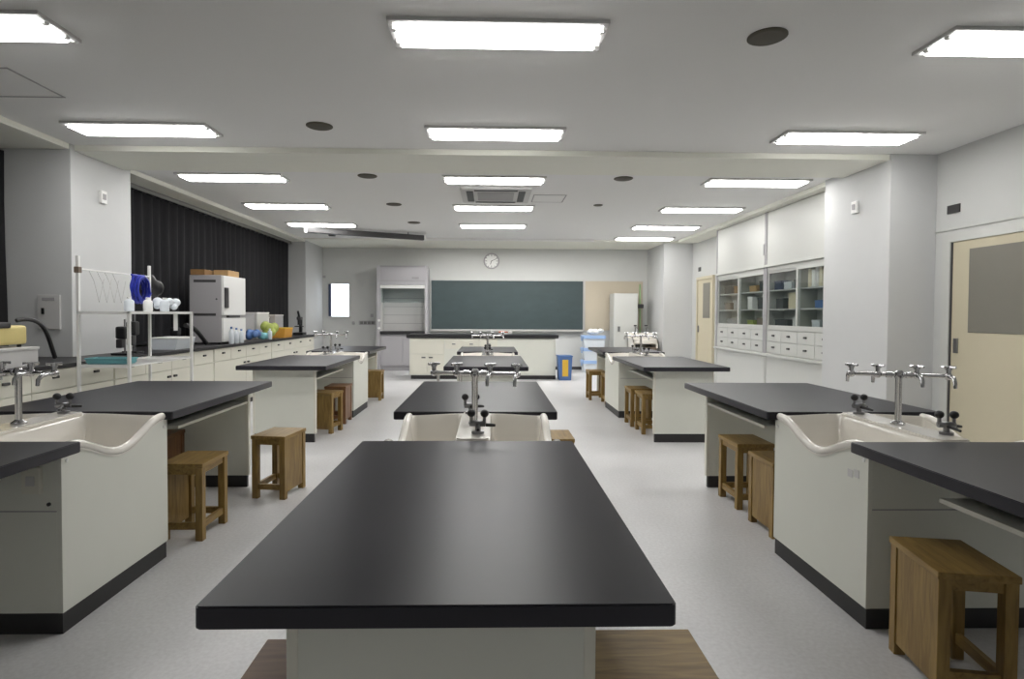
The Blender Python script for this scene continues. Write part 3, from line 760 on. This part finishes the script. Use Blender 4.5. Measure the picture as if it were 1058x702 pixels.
for k, yy in enumerate((8.14, 8.3, 8.46)):
    bottle('wash_bottle', -3.597, yy, .032, .24 - .02 * k, 'clear', 'blue', 'clear wash bottle with blue cap before the incubator doors, %s' % ('nearest', 'middle one', 'farthest')[k], grp='wash bottles')
bottle('reagent_bottle', -3.6, 9.55, .035, .18, 'clear', 'white', 'clear bottle with white cap between the teal and green bags')
# dark microscope at the far end
t = thing('microscope', 'black microscope at the far end of the left counter by the rear pillar', 'microscope', (-3.82, 11.7, CZ))
MB().box(-.1, .1, -.12, .12, 0, .05, .01).build('base', 'black', t)
MB().box(-.03, .03, .04, .1, .05, .34, .012).build('arm', 'black', t)
MB().box(-.07, .07, -.09, .05, .16, .18, .004).build('stage', 'black', t)
MB().cyl((0, -.03, .2), (0, -.03, .38), .028, n=14).cyl((0, -.03, .38), (0, -.09, .47), .02, n=12).build('tube', 'black', t, True)
MB().box(-.04, .04, -.06, .07, .3, .36, .01).build('head', 'dark', t)
# things near the left pillar: beige instrument on grey box with hose
carton(-3.82, 4.48, .19, .26, .15, 'lgrey', 'grey box under the beige instrument at the left edge', 0, name='equipment_box')
t = thing('vacuum_pump', 'beige pump with black hose on a grey box at the left edge', 'pump', (-3.80, 4.52, CZ + .155))
MB().box(-.13, .13, -.2, .17, .02, .17, .03, 3).build('case', 'beige', t, True)
MB().box(-.14, .14, -.12, .0, .15, .195, .012).build('carry_handle', 'dark', t)
MB().cyl((.05, .165, .11), (.05, .2, .11), .035, n=14).build('gauge', 'dark', t, True)
MB().cyl((-.05, .165, .07), (-.05, .2, .07), .022, n=12).build('port', 'black', t, True)
for sx in (-.1, .1):
    for sy in (-.15, .12): MB().cyl((sx, sy, 0), (sx, sy, .022), .015, n=8).build('foot', 'black', t)
hp = []
for k in range(30):
    u_ = k / 29
    hp.append((-3.80 + .04 * sin(u_ * 4), 4.74 + .45 * u_, CZ + .03 + .33 * max(0, 1 - u_ ** 1.7) + .05 * sin(u_ * pi)))
tag(MB().tube(hp, .017, 8).build('rubber_hose', 'dark', None, True), 'dark rubber hose curving down from the beige pump to the counter', 'hose')

# ------------------------------------------------------------ white tube rack
XB, XFr, Y0, Y1 = -3.40, -2.99, 4.87, 5.87
t = thing('drying_rack', 'white metal rack with tall posts and a shelf beside the left counter', 'rack', ((XB + XFr) / 2, (Y0 + Y1) / 2, 0))
ox, oy = (XB + XFr) / 2, (Y0 + Y1) / 2
def lb_(x0, x1, y0, y1, z0, z1, name, m='white', par=None, bev=.003):
    return MB().box(x0 - ox, x1 - ox, y0 - oy, y1 - oy, z0, z1, bev).build(name, m, par or t)
r = .0115
for (x, y, z) in ((XB, Y0, 1.80), (XB, Y1, 1.80), (XFr, Y0, 1.345), (XFr, Y1, 1.345)):
    lb_(x - r, x + r, y - r, y + r, 0.03, z, 'post')
    MB().cyl((x - ox, y - oy, 0), (x - ox, y - oy, .03), .02, n=10).build('foot', 'black', t)
lb_(XB - r, XFr + r, Y0 - r, Y1 + r, 1.322, 1.345, 'shelf')
for z in (.875, .3):
    lb_(XB, XFr, Y0 - .01, Y0 + .01, z, z + .025, 'crossbar'); lb_(XB, XFr, Y1 - .01, Y1 + .01, z, z + .025, 'crossbar')
    lb_(XB - .01, XB + .01, Y0, Y1, z, z + .025, 'crossbar')
lb_(XB, XFr, Y0, Y1, .88, .89, 'lower_shelf')
lb_(XB - .008, XB + .008, Y0, Y1, 1.685, 1.70, 'top_rail')
for k, y in enumerate((5.0, 5.1, 5.2, 5.3)):
    MB().tube([(XB - ox, y - oy, 1.69), (XB - ox + .03, y - oy + .02, 1.6), (XB - ox + .05, y - oy + .05, 1.42), (XB - ox + .06, y - oy + .1, 1.62)], .002, 6).build('wire_hook', 'lgrey', t, True)
MB().box(XB - ox - .02, XB - ox + .02, Y0 - oy - .02, Y0 - oy + .02, 1.66, 1.71, .004).build('clamp', 'brown', t)
q = thing('plastic_tray', 'teal plastic tray on the lower level of the white rack', 'tray', (-3.195, 4.965, .9025))
MB().slab(-.165, .165, -.075, .075, 0, .012, .02).box(-.165, .165, -.075, -.067, .01, .045, .003).box(-.165, .165, .067, .075, .01, .045, .003).box(-.165, -.157, -.075, .075, .01, .045, .003).box(.157, .165, -.075, .075, .01, .045, .003).build('tray', 'teal', q)
MB().tube([(-.168, -.078, .045), (.168, -.078, .045), (.168, .078, .045), (-.168, .078, .045)], .007, 8, True).build('rim', 'teal', q, True)
# blue coiled hose on the top rail
q = thing('coiled_hose', 'bright blue coiled hose hanging from the top rail of the rack', 'hose', (XB + .075, 5.6, 1.575))
pts = []
for k in range(220):
    a = 2 * pi * k / 22; rr = .095 + .012 * sin(k * .37)
    pts.append((-.045 + .09 * k / 220, rr * 1.0 * cos(a) + .006 * sin(k * 1.7), rr * 1.25 * sin(a) - .02))
MB().tube(pts, .0085, 6).build('coil', 'coil', q, True)
MB().tube([(0, -.14, .11), (0, -.05, .105), (0, .05, .1)], .009, 6).build('hose_end', 'coil', q, True)
softb = MB()
random.seed(11)
for k in range(9): softb.ball((random.uniform(-.05, .05), random.uniform(-.05, .05), random.uniform(-.12, .12)), random.uniform(.045, .06), (1, 1, 1.4), 10)
tag(soften(at(softb.build('hanging_bag', 'black', None, True), (-3.46, 6.0, 1.55))), 'black cloth bag hanging behind the far post of the rack', 'bag')
for k, (x, y, m, lb) in enumerate(((-3.25, 5.3, 'clear', 'clear bottle on the rack shelf below the blue hose'), (-3.2, 5.5, 'white', 'white bottle on the rack shelf, middle of three'), (-3.08, 5.56, 'clear', 'clear bottle on the rack shelf, farthest of three'))):
    bottle('plastic_bottle', x, y, .04, .13, m, 'white', lb, z=1.346, grp='bottles on the rack shelf')
softb = MB()
for k in range(8): softb.ball((random.uniform(-.06, .06), random.uniform(-.09, .09), random.uniform(.03, .08)), random.uniform(.035, .05), (1, 1, .9), 10)
tag(soften(at(softb.build('cloth', 'clear', None, True), (-3.19, 5.76, 1.365)), .009), 'pale crumpled cloth at the far end of the rack shelf', 'cloth')
tag(MB().box(-3.075, -3.07, 5.70, 5.77, 1.16, 1.325, .001).build('paper_tag', 'white'), 'white paper tag hanging under the rack shelf', 'tag')
# lab items on counter behind the rack
q = thing('plastic_basin', 'translucent white plastic basin on the counter behind the rack', 'basin', (-3.78, 7.0, CZ))
MB().prism([(-.13, 0), (.13, 0), (.16, .13), (-.16, .13)], 'y', -.2, .2).build('tub', 'clear', q); MB().slab(-.17, .17, -.21, .21, .125, .14, .03).build('rim', 'white', q)
for k, (x, y, h, lb) in enumerate(((-3.72, 5.95, .36, 'black lab stand on the counter, nearest behind the rack'), (-3.8, 6.25, .42, 'black lab stand on the counter, second behind the rack'), (-4.02, 7.5, .3, 'black lab stand on the counter just before the incubator'))):
    q = thing('lab_stand', lb, 'stand', (x, y, CZ), 0, 'black lab stands')
    MB().box(-.08, .08, -.06, .06, 0, .02, .004).build('base', 'black', q); MB().cyl((0, .04, .02), (0, .04, h), .008, n=8).build('rod', 'steel', q, True)
    MB().box(-.05, .05, -.04, .05, h * .45, h * .8, .02).build('clamp', 'black', q); MB().box(-.03, .03, -.06, .0, h * .2, h * .45, .01).build('holder', 'dark', q)

# ------------------------------------------------------------ right wall cabinets
CF = 4.15     # front plane
def sec(name, label, cat, y0, y1, grp):
    return thing(name, label, cat, (CF, (y0 + y1) / 2, 0), 0, grp), (y1 - y0) / 2
BX = XR - CF - .004
for i, (y0, y1) in enumerate(((6.88, 8.69), (8.70, 10.6))):
    w_ = ('nearer', 'farther')[i]
    # base cabinets
    t, h = sec('base_cabinet', '%s white base cabinet below the glass fronted cabinets on the right wall' % w_, 'cabinet', y0, y1, 'base cabinets of the right wall')
    MB().box(0.02, BX, -h, h, .07, .735, .002).build('body', 'cab', t)
    MB().box(.05, BX, -h, h, 0, .07).build('plinth', 'plinth', t)
    MB().box(-.045, BX, -h, h, .735, .772, .004).build('ledge', 'cab', t)
    for k in range(2):
        a, b = sorted((-h + .004 + k * (h - .002), -h + .004 + (k + 1) * (h - .002) - .006))
        dd = MB().box(-.002 + .01 * k, .02, a, b, .08, .728, .003).build('sliding_door', 'cab', t)
    MB().box(-.006, .02, -h, -h + .03, .07, .735, .002).box(-.006, .02, h - .03, h, .07, .735, .002).build('frame', 'cab', t)
    # glass fronted cabinet with drawers
    t, h = sec('display_cabinet', '%s glass fronted cabinet with small drawers on the right wall' % w_, 'cabinet', y0, y1, 'glass fronted cabinets of the right wall')
    b = MB().box(BX - .015, BX, -h, h, .772, 2.06).box(0.0, BX - .015, -h, -h + .03, 1.16, 2.0).box(0, BX - .015, h - .03, h, 1.16, 2.0)
    b.box(0, BX - .015, -h, h, 2.0, 2.06).box(0, BX - .015, -h, h, 1.13, 1.16).box(.02, BX - .015, -h, h, .772, 1.13)
    b.build('body', 'cab', t)
    MB().box(.03, BX - .015, -.01, .01, 1.16, 2.0).build('partition', 'cabin', t)
    for z in (1.42, 1.70):
        for s in (-1, 1):
            a, c = sorted((s * .012, s * (h - .032)))
            MB().box(.04, BX - .016, a, c, z, z + .018).build('shelf', 'lgrey', t)
    for k in range(2):
        a, c = (-h + .03, .03) if k == 0 else (-.03, h - .03)
        x0 = -.002 + .018 * k
        f = MB().box(x0, x0 + .016, a, a + .04, 1.16, 2.0, .002).box(x0, x0 + .016, c - .04, c, 1.16, 2.0, .002).box(x0, x0 + .016, a + .04, c - .04, 1.16, 1.195, .002).box(x0, x0 + .016, a + .04, c - .04, 1.965, 2.0, .002)
        dd = f.build('glass_door', 'cab', t)
        MB().box(x0 + .006, x0 + .010, a + .04, c - .04, 1.195, 1.965).build('pane', 'cglass', dd)
    for rw in range(2):
        for k in range(4):
            a = -h + .035 + k * (2 * h - .07) / 4; c = a + (2 * h - .07) / 4 - .008
            z0 = .785 + rw * .172
            dd = MB().box(.004, .022, a, c, z0, z0 + .164, .003).build('drawer', 'cab', t)
            MB().box(-.016, .008, (a + c) / 2 - .03, (a + c) / 2 + .03, z0 + .075, z0 + .1, .004).build('handle', 'dark', dd)
    MB().box(-.012, .0, -h, -h + .05, .772, 2.06, .002).box(-.012, .0, h - .05, h, .772, 2.06, .002).build('frame', 'grey', t)
    # overhead cabinet
    t, h = sec('overhead_cabinet', '%s white overhead cabinet with plain sliding panel below the ceiling' % w_, 'cabinet', y0, y1, 'overhead cabinets of the right wall')
    MB().box(.015, BX, -h, h, 2.062, ZB - .003, .002).build('body', 'cab', t)
    MB().box(-.03, .015, -h, h, 2.062, 2.1, .003).build('rail', 'cab', t)
    MB().box(0, .015, -h + .03, h - .03, 2.1, ZB - .02, .002).build('panel_door', 'cabpanel', t)
    MB().box(-.012, .015, -h, -h + .03, 2.1, ZB - .003, .002).box(-.012, .015, h - .03, h, 2.1, ZB - .003, .002).build('frame', 'grey', t)
    MB().box(-.02, 0, -h + .03, -h + .055, 2.25, 2.42, .004).build('handle', 'grey', t)
struct(MB().box(CF, XR, 10.61, 11.42, 2.08, ZB - .002).build('wall_right_infill', 'wall')) if False else None
tag(MB().box(CF + .02, XR - .002, 10.605, 11.40, 0, 2.08, .003).build('filler_panel', 'cab'), 'plain white filler panel between the glass fronted cabinets and the far door', 'panel') if False else None

# contents behind the glass
def item(kind, x, y, z, m, lb, sx=.05, sy=.05, h=.15):
    if kind == 'bottle':
        return bottle('reagent_bottle', x, y, sx, h, m, 'dark', lb, z=z)
    if kind == 'book':
        t = thing('binder', lb, 'binder', (x, y, z))
        MB().box(-.1, .1, -sy, sy, 0, h, .003).build('cover', m, t)
        MB().box(-.095, .098, -sy + .004, sy - .004, .004, h - .004).build('pages', 'cream', t)
        return t
    t = thing('specimen_box', lb, 'box', (x, y, z))
    MB().box(-sx, sx, -sy, sy, 0, h, .004).build('body', m, t)
    MB().box(-sx - .003, sx + .003, -sy - .003, sy + .003, h - .025, h + .002, .003).build('lid', m, t)
    return t
xi = 4.3
Z1, Z2, Z3 = 1.162, 1.44, 1.72
# bay A (nearest): top row of binders
for k in range(8):
    item('book', xi, 6.98 + k * .085, Z3, ('cream', 'lgrey', 'white', 'cream')[k % 4], 'pale binder on the top shelf of the nearest glass bay, %s from the pillar' % ('first', 'second', 'third', 'fourth', 'fifth', 'sixth', 'seventh', 'eighth')[k], sy=.036, h=.22 + .02 * (k % 3))['group'] = 'binders on the top shelf'
item('box', xi, 7.12, Z2, 'navy', 'dark navy box on the middle shelf of the nearest glass bay', .08, .11, .13)
item('box', xi, 7.40, Z2, 'blue', 'blue box on the middle shelf of the nearest glass bay', .07, .09, .10)
item('box', xi, 7.12, Z1, 'black', 'black box on the bottom shelf of the nearest glass bay', .08, .14, .19)
item('box', xi, 7.45, Z1, 'clear', 'clear plastic box on the bottom shelf of the nearest glass bay', .08, .09, .12)
# bay B
item('box', xi, 7.92, Z3, 'dark', 'dark box on the top shelf of the second glass bay', .07, .1, .12)
item('box', xi, 8.2, Z3, 'clear', 'clear box on the top shelf of the second glass bay', .07, .1, .1)
item('box', xi, 8.48, Z3, 'navy', 'navy box on the top shelf of the second glass bay', .07, .1, .13)
item('box', xi, 8.06, Z2, 'cream', 'tall cream box on the middle shelf of the second glass bay', .07, .11, .22)
item('box', xi - .03, 7.86, Z2, 'pblue', 'bright blue box on the middle shelf of the second glass bay', .06, .05, .13)
item('box', xi, 8.42, Z2, 'dark', 'dark grey box on the middle shelf of the second glass bay', .07, .1, .15)
item('box', xi, 8.0, Z1, 'lgrey', 'pale grey box on the bottom shelf of the second glass bay', .07, .05, .15)
item('box', xi, 8.35, Z1, 'dark', 'long dark box on the bottom shelf of the second glass bay', .08, .18, .12)
# bay C
item('box', xi, 8.95, Z3, 'black', 'black box on the top shelf of the third glass bay', .07, .12, .16)
item('box', xi, 9.3, Z3, 'card', 'cardboard box on the top shelf of the third glass bay', .07, .12, .1)
item('box', xi - .04, 9.33, Z2, 'white', 'white paper box on the middle shelf of the third glass bay', .06, .08, .2)
item('box', xi, 8.98, Z2, 'dark', 'dark box on the middle shelf of the third glass bay', .07, .14, .18)
item('box', xi, 9.0, Z1, 'brown', 'brown box on the bottom shelf of the third glass bay', .07, .14, .14)
item('box', xi, 9.38, Z1, 'green', 'olive green box on the bottom shelf of the third glass bay', .07, .1, .1)
# bay D
item('box', xi, 9.9, Z3, 'card2', 'brown box on the top shelf of the farthest glass bay', .07, .12, .12)
item('box', xi, 10.3, Z3, 'dark', 'dark box on the top shelf of the farthest glass bay', .07, .14, .14)
item('box', xi, 9.9, Z2, 'grey', 'grey box on the middle shelf of the farthest glass bay', .07, .13, .16)
item('box', xi, 10.3, Z2, 'brown', 'brown box on the middle shelf of the farthest glass bay', .07, .13, .12)
item('box', xi, 10.1, Z1, 'grey', 'long grey box on the bottom shelf of the farthest glass bay', .07, .2, .12)

# ------------------------------------------------------------ camera, world, view
YAW, PIT, ROLL, F = radians(1.3), radians(-1.4), radians(0.3), 600.0
cam = bpy.data.cameras.new('camera'); co = bpy.data.objects.new('camera', cam); C.objects.link(co)
fw = Vector((sin(YAW) * cos(PIT), cos(YAW) * cos(PIT), sin(PIT)))
r0 = fw.cross(Vector((0, 0, 1))).normalized(); u0 = r0.cross(fw)
R_ = cos(ROLL) * r0 + sin(ROLL) * u0; U_ = -sin(ROLL) * r0 + cos(ROLL) * u0
co.matrix_world = Matrix(((R_.x, U_.x, -fw.x, 0), (R_.y, U_.y, -fw.y, 0), (R_.z, U_.z, -fw.z, 1.335), (0, 0, 0, 1)))
cam.sensor_fit = 'HORIZONTAL'; cam.sensor_width = 36; cam.lens = 36 * F / 1058
PX, PY = 520.543, 339.735
cam.shift_x = (529 - PX) / 1058; cam.shift_y = (PY - 351) / 1058
cam.clip_start = .05
S.camera = co
wd = bpy.data.worlds.new('world'); S.world = wd; wd.use_nodes = True
wd.node_tree.nodes['Background'].inputs[0].default_value = (.5, .6, .7, 1); wd.node_tree.nodes['Background'].inputs[1].default_value = .05
S.view_settings.view_transform = 'Standard'; S.view_settings.look = 'None'
S.view_settings.gamma = 1; S.view_settings.use_curve_mapping = False
S.view_settings.exposure = 1.0
try:
    S.cycles.use_denoising = True; S.cycles.max_bounces = 10; S.cycles.diffuse_bounces = 6; S.cycles.glossy_bounces = 4
    S.cycles.sample_clamp_indirect = 4; S.cycles.caustics_reflective = False
except Exception: pass
